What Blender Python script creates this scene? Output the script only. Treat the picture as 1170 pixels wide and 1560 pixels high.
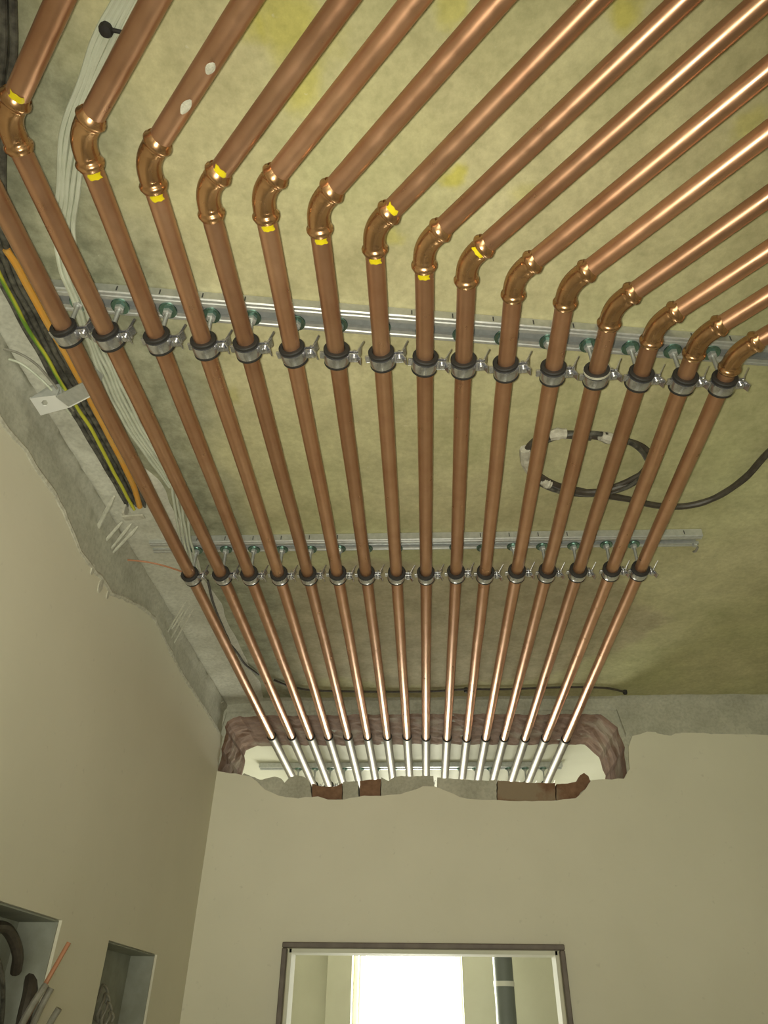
import bpy, math, random
from mathutils import Vector, Matrix, noise
from mathutils.geometry import tessellate_polygon
random.seed(7)
for o in list(bpy.data.objects): bpy.data.objects.remove(o)
S = bpy.context.scene
COL = S.collection

# ------------------------------------------------------------------ camera
CAM = Vector((0, 0, 1.83))
FPX = 1085.0
PIT, YAW, ROLL = math.radians(36.302), math.radians(-3.457), math.radians(0.872)
cy, sy, cp, sp = math.cos(YAW), math.sin(YAW), math.cos(PIT), math.sin(PIT)
FW = Vector((sy*cp, cy*cp, sp)); R0 = Vector((cy, -sy, 0)); U0 = R0.cross(FW)
RT = math.cos(ROLL)*R0 + math.sin(ROLL)*U0
UP = -math.sin(ROLL)*R0 + math.cos(ROLL)*U0
cd = bpy.data.cameras.new('camera'); cam = bpy.data.objects.new('camera', cd); COL.objects.link(cam)
cd.sensor_fit = 'HORIZONTAL'; cd.sensor_width = 36.0; cd.lens = 36.0*FPX/1170.0
cd.clip_start = 0.02
cam.matrix_world = Matrix(((RT.x, UP.x, -FW.x, CAM.x), (RT.y, UP.y, -FW.y, CAM.y), (RT.z, UP.z, -FW.z, CAM.z), (0, 0, 0, 1)))
S.camera = cam

# ------------------------------------------------------------------ light and exposure
W = bpy.data.worlds.new('daylight'); S.world = W; W.use_nodes = True
W.node_tree.nodes['Background'].inputs[0].default_value = (0.95, 1.0, 0.93, 1)
W.node_tree.nodes['Background'].inputs[1].default_value = 3.0
S.view_settings.view_transform = 'Standard'; S.view_settings.look = 'None'
S.view_settings.exposure = 0.0; S.view_settings.gamma = 1.0
S.view_settings.use_curve_mapping = False

def area(name, loc, target, sx, sy_, power, col):
    l = bpy.data.lights.new(name, 'AREA'); l.shape = 'RECTANGLE'; l.size = sx; l.size_y = sy_
    l.energy = power; l.color = col
    o = bpy.data.objects.new(name, l); COL.objects.link(o); o.location = loc
    d = Vector(target) - Vector(loc); o.rotation_euler = d.to_track_quat('-Z', 'Y').to_euler()
    return o
NWX, NWW = -0.111, 0.60    # the bright window of the next room, seen through the doorway
# daylight of the window behind the photographer, and of the window of the next room
area('window_rear_offscreen', (0.35, -2.86, 1.45), (0.35, 0, 1.45), 1.5, 1.3, 23, (1.0, 0.97, 0.70))
area('window_next_room_daylight', (NWX, 5.37, 1.725), (NWX, 0, 1.725), NWW, 1.7, 84, (1.0, 0.99, 0.82))
# the phone's own torch beside its lens: a soft-edged beam along the view
pl = bpy.data.lights.new('phone_torch_offscreen', 'SPOT'); pl.energy = 54; pl.shadow_soft_size = 0.012; pl.color = (1.0, 0.975, 0.80)
pl.spot_size = math.radians(106); pl.spot_blend = 1.0
po = bpy.data.objects.new('phone_torch_offscreen', pl); COL.objects.link(po); po.location = CAM - RT*0.016 + UP*0.006
po.rotation_euler = FW.to_track_quat('-Z', 'Y').to_euler()

# ------------------------------------------------------------------ pixel helpers: a direction, met with a real plane
def ray(x, y): return (x-585.0)/FPX*RT - (y-780.0)/FPX*UP + FW
def on_z(x, y, z):
    d = ray(x, y); return CAM + d*((z-CAM.z)/d.z)
def on_y(x, y, Y):
    d = ray(x, y); return CAM + d*((Y-CAM.y)/d.y)
def on_x(x, y, X):
    d = ray(x, y); return CAM + d*((X-CAM.x)/d.x)

H = 0.9
ZP = CAM.z + H                 # axis of the pipes
ZC = CAM.z + 1.11*H            # ceiling
ZR = CAM.z + 1.086*H           # underside of the rails
YW = 2.81*H                    # face of the back wall
XL = -0.82*H                   # face of the left wall
TW = 0.33                      # thickness of the back wall
XR, YB = 2.7, -2.8             # right and rear walls
RP = 0.0142                    # pipe radius

# ------------------------------------------------------------------ materials
def nodes(name):
    m = bpy.data.materials.new(name); m.use_nodes = True
    nt = m.node_tree; b = nt.nodes['Principled BSDF']; return m, nt, b
def N(nt, t, **kw):
    n = nt.nodes.new(t)
    for k, v in kw.items():
        if k in n.inputs: n.inputs[k].default_value = v
        else: setattr(n, k, v)
    return n
def rgba(c): return (c[0], c[1], c[2], 1)
def mix_noise(nt, coord, scale, c1, c2, lo=0.35, hi=0.65, detail=5, rough=0.55):
    n = N(nt, 'ShaderNodeTexNoise', Scale=scale, Detail=detail, Roughness=rough); nt.links.new(coord, n.inputs['Vector'])
    r = N(nt, 'ShaderNodeValToRGB'); r.color_ramp.elements[0].position = lo; r.color_ramp.elements[1].position = hi
    r.color_ramp.elements[0].color = rgba(c1); r.color_ramp.elements[1].color = rgba(c2)
    nt.links.new(n.outputs['Fac'], r.inputs['Fac']); return r.outputs['Color'], n
def bump(nt, b, coord, scale, strength, dist=0.004, detail=6):
    n = N(nt, 'ShaderNodeTexNoise', Scale=scale, Detail=detail, Roughness=0.6); nt.links.new(coord, n.inputs['Vector'])
    u = N(nt, 'ShaderNodeBump', Strength=strength, Distance=dist); nt.links.new(n.outputs['Fac'], u.inputs['Height'])
    nt.links.new(u.outputs['Normal'], b.inputs['Normal'])
def mixc(nt, a, bcol, fac):
    m = N(nt, 'ShaderNodeMix', data_type='RGBA')
    if isinstance(fac, float): m.inputs[0].default_value = fac
    else: nt.links.new(fac, m.inputs[0])
    for s, v in ((6, a), (7, bcol)):
        if isinstance(v, tuple): m.inputs[s].default_value = rgba(v)
        else: nt.links.new(v, m.inputs[s])
    return m.outputs[2]
def ramp(nt, val, lo, hi):
    r = N(nt, 'ShaderNodeMapRange', clamp=True); r.interpolation_type = 'SMOOTHSTEP'
    r.inputs['From Min'].default_value = lo; r.inputs['From Max'].default_value = hi
    nt.links.new(val, r.inputs['Value']); return r.outputs['Result']
def simple(name, c, rough=0.5, metal=0.0, c2=None, scale=60, bs=0.0, bscale=200, spec=None, obj_coord=True):
    m, nt, b = nodes(name); b.inputs['Roughness'].default_value = rough; b.inputs['Metallic'].default_value = metal
    b.inputs['Base Color'].default_value = rgba(c)
    if spec is not None: b.inputs['Specular IOR Level'].default_value = spec
    tc = N(nt, 'ShaderNodeTexCoord')
    if c2:
        col, n = mix_noise(nt, tc.outputs['Object'], scale, c, c2); nt.links.new(col, b.inputs['Base Color'])
    if bs: bump(nt, b, tc.outputs['Object'], bscale, bs)
    return m

def mat_plaster():
    m, nt, b = nodes('smooth_cream_plaster'); g = N(nt, 'ShaderNodeNewGeometry'); P = g.outputs['Position']
    c, _ = mix_noise(nt, P, 2.2, (0.67, 0.645, 0.51), (0.74, 0.71, 0.57), 0.3, 0.7)
    c2, n2 = mix_noise(nt, P, 45, (0, 0, 0), (1, 1, 1), 0.68, 0.8, 3)
    c = mixc(nt, c, (0.60, 0.575, 0.455), c2)
    nt.links.new(c, b.inputs['Base Color']); b.inputs['Roughness'].default_value = 0.62
    bump(nt, b, P, 9, 0.25, 0.006, 4); return m
def mat_mortar(name, c1, c2, bs):
    m, nt, b = nodes(name); g = N(nt, 'ShaderNodeNewGeometry'); P = g.outputs['Position']
    c, _ = mix_noise(nt, P, 9, c1, c2, 0.33, 0.66, 7, 0.6)
    c3, _ = mix_noise(nt, P, 110, (0.84, 0.84, 0.83), (1, 1, 1), 0.35, 0.6, 4)
    mm = N(nt, 'ShaderNodeMix', data_type='RGBA', blend_type='MULTIPLY'); mm.inputs[0].default_value = 1
    nt.links.new(c, mm.inputs[6]); nt.links.new(c3, mm.inputs[7])
    nt.links.new(mm.outputs[2], b.inputs['Base Color']); b.inputs['Roughness'].default_value = 0.9
    bump(nt, b, P, 70, bs, 0.004, 8); return m
STAINS = [(440, 25, 0.075, 0.6), (468, 135, 0.05, 0.55), (692, 268, 0.028, 0.75), (598, 352, 0.03, 0.45), (955, 8, 0.04, 0.7), (375, 45, 0.03, 0.4), (700, 8, 0.03, 0.5), (1150, 190, 0.04, 0.4), (800, 290, 0.03, 0.3), (70, 360, 0.05, 0.3), (355, 605, 0.03, 0.3)]
def mat_ceiling():
    m, nt, b = nodes('stained_ceiling'); g = N(nt, 'ShaderNodeNewGeometry'); P = g.outputs['Position']
    sx = N(nt, 'ShaderNodeSeparateXYZ'); nt.links.new(P, sx.inputs[0])
    base, _ = mix_noise(nt, P, 3.0, (0.50, 0.465, 0.26), (0.60, 0.56, 0.335), 0.35, 0.65, 8)
    green, _ = mix_noise(nt, P, 2.1, (0, 0, 0), (1, 1, 1), 0.40, 0.66, 4)
    mu = N(nt, 'ShaderNodeMath', operation='MULTIPLY'); nt.links.new(green, mu.inputs[0]); mu.inputs[1].default_value = 0.4
    c = mixc(nt, base, (0.49, 0.53, 0.25), mu.outputs[0])          # greenish paint film in patches
    nw = N(nt, 'ShaderNodeTexNoise', Scale=14.0, Detail=5); nt.links.new(P, nw.inputs['Vector'])
    wv = N(nt, 'ShaderNodeVectorMath', operation='MULTIPLY_ADD'); nt.links.new(nw.outputs['Color'], wv.inputs[0]); wv.inputs[1].default_value = (0.09, 0.09, 0); nt.links.new(P, wv.inputs[2])
    acc = None
    for (qx, qy, rr, am) in STAINS:
        sb = on_z(qx, qy, ZC)
        dd = N(nt, 'ShaderNodeVectorMath', operation='DISTANCE'); nt.links.new(wv.outputs[0], dd.inputs[0]); dd.inputs[1].default_value = (sb.x+0.045, sb.y+0.045, sb.z)
        r_ = ramp(nt, dd.outputs['Value'], rr, rr*0.25)
        ml = N(nt, 'ShaderNodeMath', operation='MULTIPLY_ADD'); nt.links.new(r_, ml.inputs[0]); ml.inputs[1].default_value = am
        if acc is None: ml.inputs[2].default_value = 0.0
        else: nt.links.new(acc, ml.inputs[2])
        acc = ml.outputs[0]
    mu3 = N(nt, 'ShaderNodeMath', operation='MINIMUM'); nt.links.new(acc, mu3.inputs[0]); mu3.inputs[1].default_value = 0.85
    c = mixc(nt, c, (0.54, 0.50, 0.07), mu3.outputs[0])
    nz = N(nt, 'ShaderNodeTexNoise', Scale=4.0, Detail=6); nt.links.new(P, nz.inputs['Vector'])
    # one ragged patch of unpainted brownish concrete above the pipes
    pc = on_z(600, 965, ZC)
    sv = N(nt, 'ShaderNodeVectorMath', operation='SUBTRACT'); nt.links.new(P, sv.inputs[0]); sv.inputs[1].default_value = tuple(pc)
    sm_ = N(nt, 'ShaderNodeVectorMath', operation='MULTIPLY'); nt.links.new(sv.outputs[0], sm_.inputs[0]); sm_.inputs[1].default_value = (1.0, 1.75, 0.0)
    ln = N(nt, 'ShaderNodeVectorMath', operation='LENGTH'); nt.links.new(sm_.outputs[0], ln.inputs[0])
    ad = N(nt, 'ShaderNodeMath', operation='MULTIPLY_ADD'); nt.links.new(nz.outputs['Fac'], ad.inputs[0]); ad.inputs[1].default_value = 0.6
    nt.links.new(ln.outputs['Value'], ad.inputs[2])
    fb = ramp(nt, ad.outputs[0], 1.06, 0.98)
    con, _ = mix_noise(nt, P, 16, (0.38, 0.325, 0.20), (0.52, 0.46, 0.30), 0.35, 0.68, 9, 0.7)
    mf = N(nt, 'ShaderNodeMath', operation='MULTIPLY'); nt.links.new(fb, mf.inputs[0]); mf.inputs[1].default_value = 0.85
    c = mixc(nt, c, con, mf.outputs[0])
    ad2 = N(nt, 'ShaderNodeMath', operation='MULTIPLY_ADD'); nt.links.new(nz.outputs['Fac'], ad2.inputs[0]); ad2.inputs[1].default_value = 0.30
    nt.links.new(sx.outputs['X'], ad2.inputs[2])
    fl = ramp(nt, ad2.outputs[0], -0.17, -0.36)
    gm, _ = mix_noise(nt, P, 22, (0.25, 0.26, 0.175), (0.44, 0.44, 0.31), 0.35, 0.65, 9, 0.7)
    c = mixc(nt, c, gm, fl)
    sp_, _ = mix_noise(nt, P, 70, (0, 0, 0), (1, 1, 1), 0.70, 0.76, 3)
    sp2 = N(nt, 'ShaderNodeMath', operation='MULTIPLY'); nt.links.new(sp_, sp2.inputs[0]); sp2.inputs[1].default_value = 0.35
    c = mixc(nt, c, (0.72, 0.70, 0.55), sp2.outputs[0])
    for sc_, lo_ in ((13, 0.80), (75, 0.86)):
        gr, _ = mix_noise(nt, P, sc_, (lo_, lo_, lo_*0.97), (1.06, 1.06, 1.06), 0.32, 0.62, 8, 0.7)
        mm = N(nt, 'ShaderNodeMix', data_type='RGBA', blend_type='MULTIPLY'); mm.inputs[0].default_value = 1
        nt.links.new(c, mm.inputs[6]); nt.links.new(gr, mm.inputs[7]); c = mm.outputs[2]
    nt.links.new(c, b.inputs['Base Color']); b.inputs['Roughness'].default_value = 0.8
    bump(nt, b, P, 26, 0.35, 0.004, 8); return m
def mat_brick():
    m, nt, b = nodes('broken_red_brick'); g = N(nt, 'ShaderNodeNewGeometry'); P = g.outputs['Position']
    c, _ = mix_noise(nt, P, 26, (0.16, 0.085, 0.048), (0.26, 0.15, 0.088), 0.35, 0.65, 8, 0.7)
    k, _ = mix_noise(nt, P, 7, (0, 0, 0), (1, 1, 1), 0.52, 0.62, 6)
    c = mixc(nt, c, (0.29, 0.225, 0.15), k)
    nt.links.new(c, b.inputs['Base Color']); b.inputs['Roughness'].default_value = 0.92
    bump(nt, b, P, 60, 0.4, 0.004, 8); return m
def mat_copper(name, c1, c2, r1, r2, sc, met):
    m, nt, b = nodes(name); tc = N(nt, 'ShaderNodeTexCoord'); g = N(nt, 'ShaderNodeNewGeometry')
    oi = N(nt, 'ShaderNodeObjectInfo')
    c, n = mix_noise(nt, g.outputs['Position'], sc, c1, c2, 0.3, 0.7, 6, 0.65)
    hs = N(nt, 'ShaderNodeHueSaturation'); nt.links.new(c, hs.inputs['Color'])
    mr = N(nt, 'ShaderNodeMapRange'); nt.links.new(oi.outputs['Random'], mr.inputs['Value'])
    mr.inputs['To Min'].default_value = 0.86; mr.inputs['To Max'].default_value = 1.1
    nt.links.new(mr.outputs[0], hs.inputs['Value'])
    nt.links.new(hs.outputs[0], b.inputs['Base Color']); b.inputs['Metallic'].default_value = met
    n2 = N(nt, 'ShaderNodeTexNoise', Scale=35, Detail=6); nt.links.new(g.outputs['Position'], n2.inputs['Vector'])
    mr2 = N(nt, 'ShaderNodeMapRange'); nt.links.new(n2.outputs['Fac'], mr2.inputs['Value'])
    mr2.inputs['From Min'].default_value = 0.3; mr2.inputs['From Max'].default_value = 0.7
    mr2.inputs['To Min'].default_value = r1; mr2.inputs['To Max'].default_value = r2
    nt.links.new(mr2.outputs[0], b.inputs['Roughness']); return m

M = dict(
    plaster=mat_plaster(), mortar=mat_mortar('rough_grey_mortar', (0.40, 0.39, 0.31), (0.53, 0.52, 0.425), 0.4), pale_mortar=mat_mortar('pale_lime_mortar', (0.56, 0.55, 0.455), (0.70, 0.69, 0.585), 0.3), ceiling=mat_ceiling(), brick=mat_brick(),
    copper=mat_copper('drawn_copper', (0.53, 0.275, 0.16), (0.66, 0.38, 0.235), 0.27, 0.42, 9, 0.84),
    fitting=mat_copper('pressed_copper_fitting', (0.52, 0.29, 0.14), (0.64, 0.38, 0.20), 0.2, 0.3, 30, 0.92),
    steel=simple('galvanised_steel', (0.60, 0.61, 0.59), 0.42, 0.6, (0.50, 0.52, 0.50), 90),
    band=simple('zinc_band', (0.66, 0.66, 0.68), 0.26, 0.9, (0.52, 0.52, 0.55), 150),
    green=simple('passivated_zinc', (0.22, 0.36, 0.31), 0.25, 0.85, (0.14, 0.27, 0.22), 120),
    slot_dark=simple('painted_slot_shade', (0.06, 0.062, 0.06), 0.7),  # dark colour standing in for shade inside the rail slots
    rubber=simple('black_rubber', (0.018, 0.016, 0.014), 0.7),
    sleeve=simple('silver_sleeve', (0.24, 0.21, 0.165), 0.48, 0.3, (0.28, 0.25, 0.20), 40),
    yellow=simple('yellow_marker', (0.72, 0.58, 0.01), 0.4),
    black=simple('black_cable_sheath', (0.035, 0.033, 0.028), 0.5, 0, (0.13, 0.125, 0.10), 70),
    blackc=simple('dark_cable_sheath', (0.045, 0.036, 0.028), 0.5, 0, (0.07, 0.06, 0.045), 60),
    dust=simple('plaster_crust', (0.58, 0.56, 0.46), 0.9, 0, (0.42, 0.40, 0.32), 80, 0.6, 120),
    orange=simple('orange_conduit', (0.66, 0.30, 0.035), 0.5, 0, (0.58, 0.33, 0.08), 50),
    pale=simple('pale_cable_sheath', (0.60, 0.63, 0.51), 0.5, 0, (0.52, 0.55, 0.43), 30),
    redwire=simple('copper_red_wire', (0.44, 0.20, 0.10), 0.5),
    white=simple('white_wash', (0.74, 0.73, 0.60), 0.7, 0, (0.68, 0.67, 0.54), 4),
    frame=simple('dark_door_frame', (0.13, 0.105, 0.09), 0.55, 0, (0.18, 0.15, 0.125), 20),
    floor=simple('screed', (0.30, 0.28, 0.23), 0.9, 0, (0.36, 0.34, 0.28), 3),
    greypipe=simple('grey_plastic_pipe', (0.17, 0.19, 0.19), 0.45),
    boxm=simple('grey_box_plastic', (0.30, 0.31, 0.26), 0.6, 0, (0.24, 0.25, 0.20), 25),
    greywire=simple('grey_wire', (0.30, 0.29, 0.24), 0.6, 0, (0.20, 0.19, 0.15), 50),
    winframe=simple('window_frame_white', (0.78, 0.78, 0.74), 0.5),
)
def mat_yg():
    m, nt, b = nodes('yellow_green_wire'); tc = N(nt, 'ShaderNodeNewGeometry')
    w = N(nt, 'ShaderNodeTexWave', Scale=10.0, Distortion=2.0); nt.links.new(tc.outputs['Position'], w.inputs['Vector'])
    r = N(nt, 'ShaderNodeValToRGB'); r.color_ramp.elements[0].color = (0.13, 0.26, 0.03, 1); r.color_ramp.elements[1].color = (0.50, 0.50, 0.05, 1)
    r.color_ramp.elements[0].position = 0.3; r.color_ramp.elements[1].position = 0.6
    nt.links.new(w.outputs['Color'], r.inputs['Fac']); nt.links.new(r.outputs['Color'], b.inputs['Base Color']); b.inputs['Roughness'].default_value = 0.5
    return m
M['yg'] = mat_yg()

# ------------------------------------------------------------------ mesh helpers
class MB:
    def __init__(s): s.v = []; s.f = []
    def add(s, v, f):
        n = len(s.v); s.v += [tuple(p) for p in v]; s.f += [tuple(i+n for i in q) for q in f]; return s
    def box(s, c, d, rot=None):
        v = [Vector((x*d[0]/2, y*d[1]/2, z*d[2]/2)) for x in (-1, 1) for y in (-1, 1) for z in (-1, 1)]
        if rot: v = [rot @ p for p in v]
        v = [p+Vector(c) for p in v]
        return s.add(v, [(0, 1, 3, 2), (4, 6, 7, 5), (0, 4, 5, 1), (2, 3, 7, 6), (0, 2, 6, 4), (1, 5, 7, 3)])
    def tube(s, pts, rad, n=14, caps=True):
        pts = [Vector(p) for p in pts]; k = len(pts)
        if not hasattr(rad, '__len__'): rad = [rad]*k
        T = []
        for i in range(k):
            t = pts[min(i+1, k-1)] - pts[max(i-1, 0)]; T.append(t.normalized() if t.length > 1e-9 else Vector((0, 0, 1)))
        a = Vector((0, 0, 1)) if abs(T[0].z) < 0.9 else Vector((1, 0, 0))
        nn = (a - T[0]*a.dot(T[0])).normalized(); v = []; f = []
        for i in range(k):
            nn = (nn - T[i]*nn.dot(T[i])).normalized(); bb = T[i].cross(nn)
            for j in range(n):
                g = 2*math.pi*j/n; v.append(pts[i] + (nn*math.cos(g)+bb*math.sin(g))*rad[i])
        for i in range(k-1):
            for j in range(n):
                f.append((i*n+j, i*n+(j+1) % n, (i+1)*n+(j+1) % n, (i+1)*n+j))
        if caps: f.append(tuple(reversed(range(n)))); f.append(tuple((k-1)*n+j for j in range(n)))
        return s.add(v, f)
    def lathe(s, prof, axis='Z', n=24, org=(0, 0, 0), closed=False, a0=0.0, a1=None):
        full = a1 is None; a1 = a0+2*math.pi if full else a1
        m = n if full else n+1; v = []; f = []; o = Vector(org)
        for j in range(m):
            g = a0+(a1-a0)*j/n; c, q = math.cos(g), math.sin(g)
            for r, h in prof:
                p = (r*c, r*q, h) if axis == 'Z' else ((r*c, h, r*q) if axis == 'Y' else (h, r*c, r*q)); v.append(o+Vector(p))
        L = len(prof)
        for j in range(n):
            j2 = (j+1) % m
            for i in range(L if closed else L-1):
                i2 = (i+1) % L; f.append((j*L+i, j*L+i2, j2*L+i2, j2*L+i))
        if not full and closed:
            f.append(tuple(range(L))); f.append(tuple(reversed([n*L+i for i in range(L)])))
        return s.add(v, f)
    def prism(s, outer, holes, to3):
        """outer / holes: 2d loops; to3(u, v, k) gives the front (k=0) and back (k=1) points"""
        loops = [outer]+list(holes); flat = [p for l in loops for p in l]; n = len(flat)
        tri = tessellate_polygon([[Vector((p[0], p[1], 0)) for p in l] for l in loops])
        v = [to3(p[0], p[1], 0) for p in flat]+[to3(p[0], p[1], 1) for p in flat]
        f = [tuple(t) for t in tri]+[tuple(i+n for i in reversed(t)) for t in tri]; b0 = 0
        for l in loops:
            m = len(l)
            for i in range(m):
                j = (i+1) % m; f.append((b0+i, b0+j, n+b0+j, n+b0+i))
            b0 += m
        return s.add(v, f)
    def build(s, name, mat, parent=None, smooth=False, off=None, bevel=0.0, angle=35):
        me = bpy.data.meshes.new(name); o = Vector(off) if off is not None else Vector((0, 0, 0))
        me.from_pydata([tuple(Vector(p)-o) for p in s.v], [], s.f)
        import bmesh
        bm = bmesh.new(); bm.from_mesh(me); bmesh.ops.recalc_face_normals(bm, faces=bm.faces)
        if bevel:
            ed = [e for e in bm.edges if len(e.link_faces) == 2 and e.calc_face_angle(0) > 0.6]
            bmesh.ops.bevel(bm, geom=ed, offset=bevel, segments=2, affect='EDGES', profile=0.5)
        bm.to_mesh(me); bm.free()
        me.materials.append(M[mat] if isinstance(mat, str) else mat)
        if smooth:
            for p in me.polygons: p.use_smooth = True
            try: me.set_sharp_from_angle(angle=math.radians(angle))
            except Exception: pass
        ob = bpy.data.objects.new(name, me); COL.objects.link(ob)
        if parent is not None: ob.parent = parent
        elif off is not None: ob.location = o
        return ob
def empty(name, loc, rz=0.0):
    e = bpy.data.objects.new(name, None); COL.objects.link(e); e.location = loc; e.rotation_euler = (0, 0, rz); e.empty_display_size = 0.05
    return e
def tag(o, label, cat, group=None):
    o['label'] = label; o['category'] = cat
    if group: o['group'] = group
    return o
def struct(o, label=None, cat=None):
    o['kind'] = 'structure'
    if label: o['label'] = label
    if cat: o['category'] = cat
    return o
def smooth_path(pts, n=8):
    pts = [Vector(p) for p in pts]; out = []
    P = [2*pts[0]-pts[1]]+pts+[2*pts[-1]-pts[-2]]
    for i in range(1, len(P)-2):
        a, b, c, d = P[i-1], P[i], P[i+1], P[i+2]
        for k in range(n):
            t = k/n
            out.append(0.5*((2*b)+(c-a)*t+(2*a-5*b+4*c-d)*t*t+(3*b-3*c+d-a)*t**3))
    out.append(pts[-1]); return out
def jag(pts, step, amp, sc=40.0, seed=0.0):
    """break a 2d line into short uneven pieces"""
    out = []
    for a, b in zip(pts[:-1], pts[1:]):
        a, b = Vector(a), Vector(b); L = (b-a).length; k = max(1, int(L/step)); nrm = Vector((-(b-a).y, (b-a).x))/max(L, 1e-6)
        for i in range(k):
            p = a+(b-a)*(i/k)
            out.append(tuple(p + nrm*amp*noise.noise(Vector((p.x*sc, p.y*sc, seed)))*(1 if i or out else 0)))
    out.append(tuple(pts[-1])); return out

# ================================================================== the setting
# ceiling: this room and the next share one slab, carried by the wall between them
b = MB(); nx, ny = 60, 90
for i in range(nx+1):
    for j in range(ny+1):
        x = XL-0.1+(XR-XL+0.2)*i/nx; y = YB-0.1+(YW+TW/2-YB+0.1)*j/ny
        b.v.append((x, y, ZC+0.0012*noise.noise(Vector((x*3, y*3, 1.3)))+0.0008*noise.noise(Vector((x*15, y*15, 4)))))
for i in range(nx):
    for j in range(ny):
        a = i*(ny+1)+j; b.f.append((a, a+1, a+ny+2, a+ny+1))
b.box(((XL+XR)/2, (YB+YW)/2+0.05, ZC+0.12), (XR-XL+0.4, YW-YB+0.3, 0.2))
struct(b.build('ceiling', 'ceiling', smooth=True), 'stained cream plaster ceiling with grey bare patches', 'ceiling')

struct(MB().box(((XL+XR)/2, 1.4, -0.05), (8.0, 10.0, 0.1)).build('floor', 'floor'), 'grey screed floor under the pipes', 'floor')

# ---- back wall: rough core with a broken hole, smooth plaster skin below a ragged edge
def wxz(x, y, Y=YW):
    p = on_y(x, y, Y); return (p.x, p.z)
DL, DR, DT = -0.425, 0.392, CAM.z+0.083*YW
HT = CAM.z+0.372*YW                      # crown of the hole
hl, hr = wxz(336, 1150)[0], wxz(955, 1160)[0]
hb = wxz(600, 1222)[1]
hole = [(hl, HT-0.03)]
hole = jag([(hl, hb+0.085), (hl+0.006, HT-0.02), (hl+0.05, HT), (0.0, HT+0.004), (hr-0.06, HT-0.002), (hr-0.012, HT-0.05),
            (hr, HT-0.12), (hr-0.01, hb+0.075), (hr-0.14, hb+0.06), (hr-0.2, hb), (0, hb+0.003), (hl+0.17, hb+0.01), (hl+0.1, hb+0.07), (hl, hb+0.085)], 0.018, 0.007, 45, 2)[:-1]
core = [(-2.35, 0), (DL-0.13, 0), (DL-0.13, DT+0.08), (DR+0.13, DT+0.08), (DR+0.13, 0), (XR+0.2, 0), (XR+0.2, ZC+0.05), (-2.35, ZC+0.05)]
wall_back = MB().prism(core, [hole], lambda u, v, k: (u, YW+TW*k, v)).build('wall_back', 'mortar')
struct(wall_back, 'cream plastered end wall with broken hole above doorway', 'wall')
# broken brick lining of the hole
b = MB(); nd = 14; nh = len(hole)
cx_ = sum(p[0] for p in hole)/nh; cz_ = sum(p[1] for p in hole)/nh
for k in range(nd+1):
    y = YW-0.002+(TW-0.002)*k/nd
    for (u, v) in hole:
        q = noise.noise(Vector((u*22, y*22, v*22)))*0.005+noise.noise(Vector((u*70, y*70, v*70)))*0.003+0.003
        if k == 0: q *= 0.3
        du = -1 if u > cx_+0.6 else (1 if u < cx_-0.6 else 0); dv = -1 if v > cz_ else 1
        vv = v+dv*max(q, -0.002); b.v.append((u+du*abs(q), y, vv))
for k in range(nd):
    for i in range(nh):
        j = (i+1) % nh; b.f.append((k*nh+i, k*nh+j, (k+1)*nh+j, (k+1)*nh+i))
b.build('hole_lining', 'brick', wall_back)
# plaster skin of the back wall
skin_top = [wxz(1300, 1122), (wxz(1170, 1121)), wxz(1100, 1119), wxz(1040, 1117), wxz(985, 1116), wxz(962, 1122), wxz(957, 1140), wxz(958, 1172), wxz(950, 1187),
            wxz(922, 1188), wxz(900, 1190), wxz(891, 1203), wxz(876, 1217), wxz(840, 1221), wxz(790, 1221), wxz(755, 1220), wxz(722, 1219), wxz(700, 1215), wxz(680, 1206),
            wxz(663, 1199), wxz(645, 1199), wxz(628, 1205), wxz(610, 1211), wxz(582, 1213), wxz(555, 1213), wxz(525, 1218), wxz(500, 1219), wxz(485, 1214), wxz(455, 1217),
            wxz(425, 1213), wxz(405, 1204), wxz(392, 1192), wxz(382, 1184), wxz(360, 1180), wxz(332, 1176), wxz(328, 1140), (XL-0.004, wxz(333, 1118)[1])]
sk = jag([(XR+0.15, skin_top[0][1])]+skin_top, 0.02, 0.0035, 60, 5)
outline = [(XL-0.004, 0), (DL, 0), (DL, DT), (DR, DT), (DR, 0), (XR+0.15, 0)]+sk
MB().prism(outline, [], lambda u, v, k: (u, YW-0.008+0.014*k, v)).build('plaster_skin', 'plaster', wall_back)
# lumps of brick and mortar along the lower lip of the hole
def chunk(px, mat, name, y0=0.002, depth=0.10, sd=0):
    pts = jag([wxz(*p) for p in px]+[wxz(*px[0])], 0.009, 0.003, 90, sd)[:-1]
    o = MB().prism(pts, [], lambda u, v, k: (u, YW+y0+depth*k, v)).build(name, mat, wall_back); return o
chunk([(372, 1178), (396, 1188), (418, 1183), (428, 1186), (433, 1192), (441, 1185), (452, 1181), (462, 1183), (472, 1191), (475, 1218), (470, 1226), (380, 1226), (360, 1190)], 'mortar', 'mortar_lump', 0.0, 0.09, 1)
chunk([(475, 1193), (487, 1197), (500, 1198), (512, 1197), (521, 1192), (521, 1226), (475, 1226)], 'brick', 'brick', 0.006, 0.10, 2)
chunk([(522, 1191), (545, 1189), (547, 1226), (522, 1226)], 'mortar', 'mortar_lump', 0.004, 0.10, 3)
chunk([(548, 1189), (562, 1187), (580, 1186), (579, 1226), (548, 1226)], 'brick', 'brick', 0.006, 0.10, 4)
chunk([(581, 1184), (592, 1190), (600, 1184), (612, 1182), (625, 1183), (640, 1182), (660, 1182), (665, 1226), (581, 1226)], 'mortar', 'mortar_lump', 0.0, 0.10, 5)
chunk([(666, 1184), (690, 1186), (720, 1188), (740, 1189), (756, 1187), (757, 1226), (666, 1226)], 'mortar', 'mortar_lump', 0.003, 0.10, 6)
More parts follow.
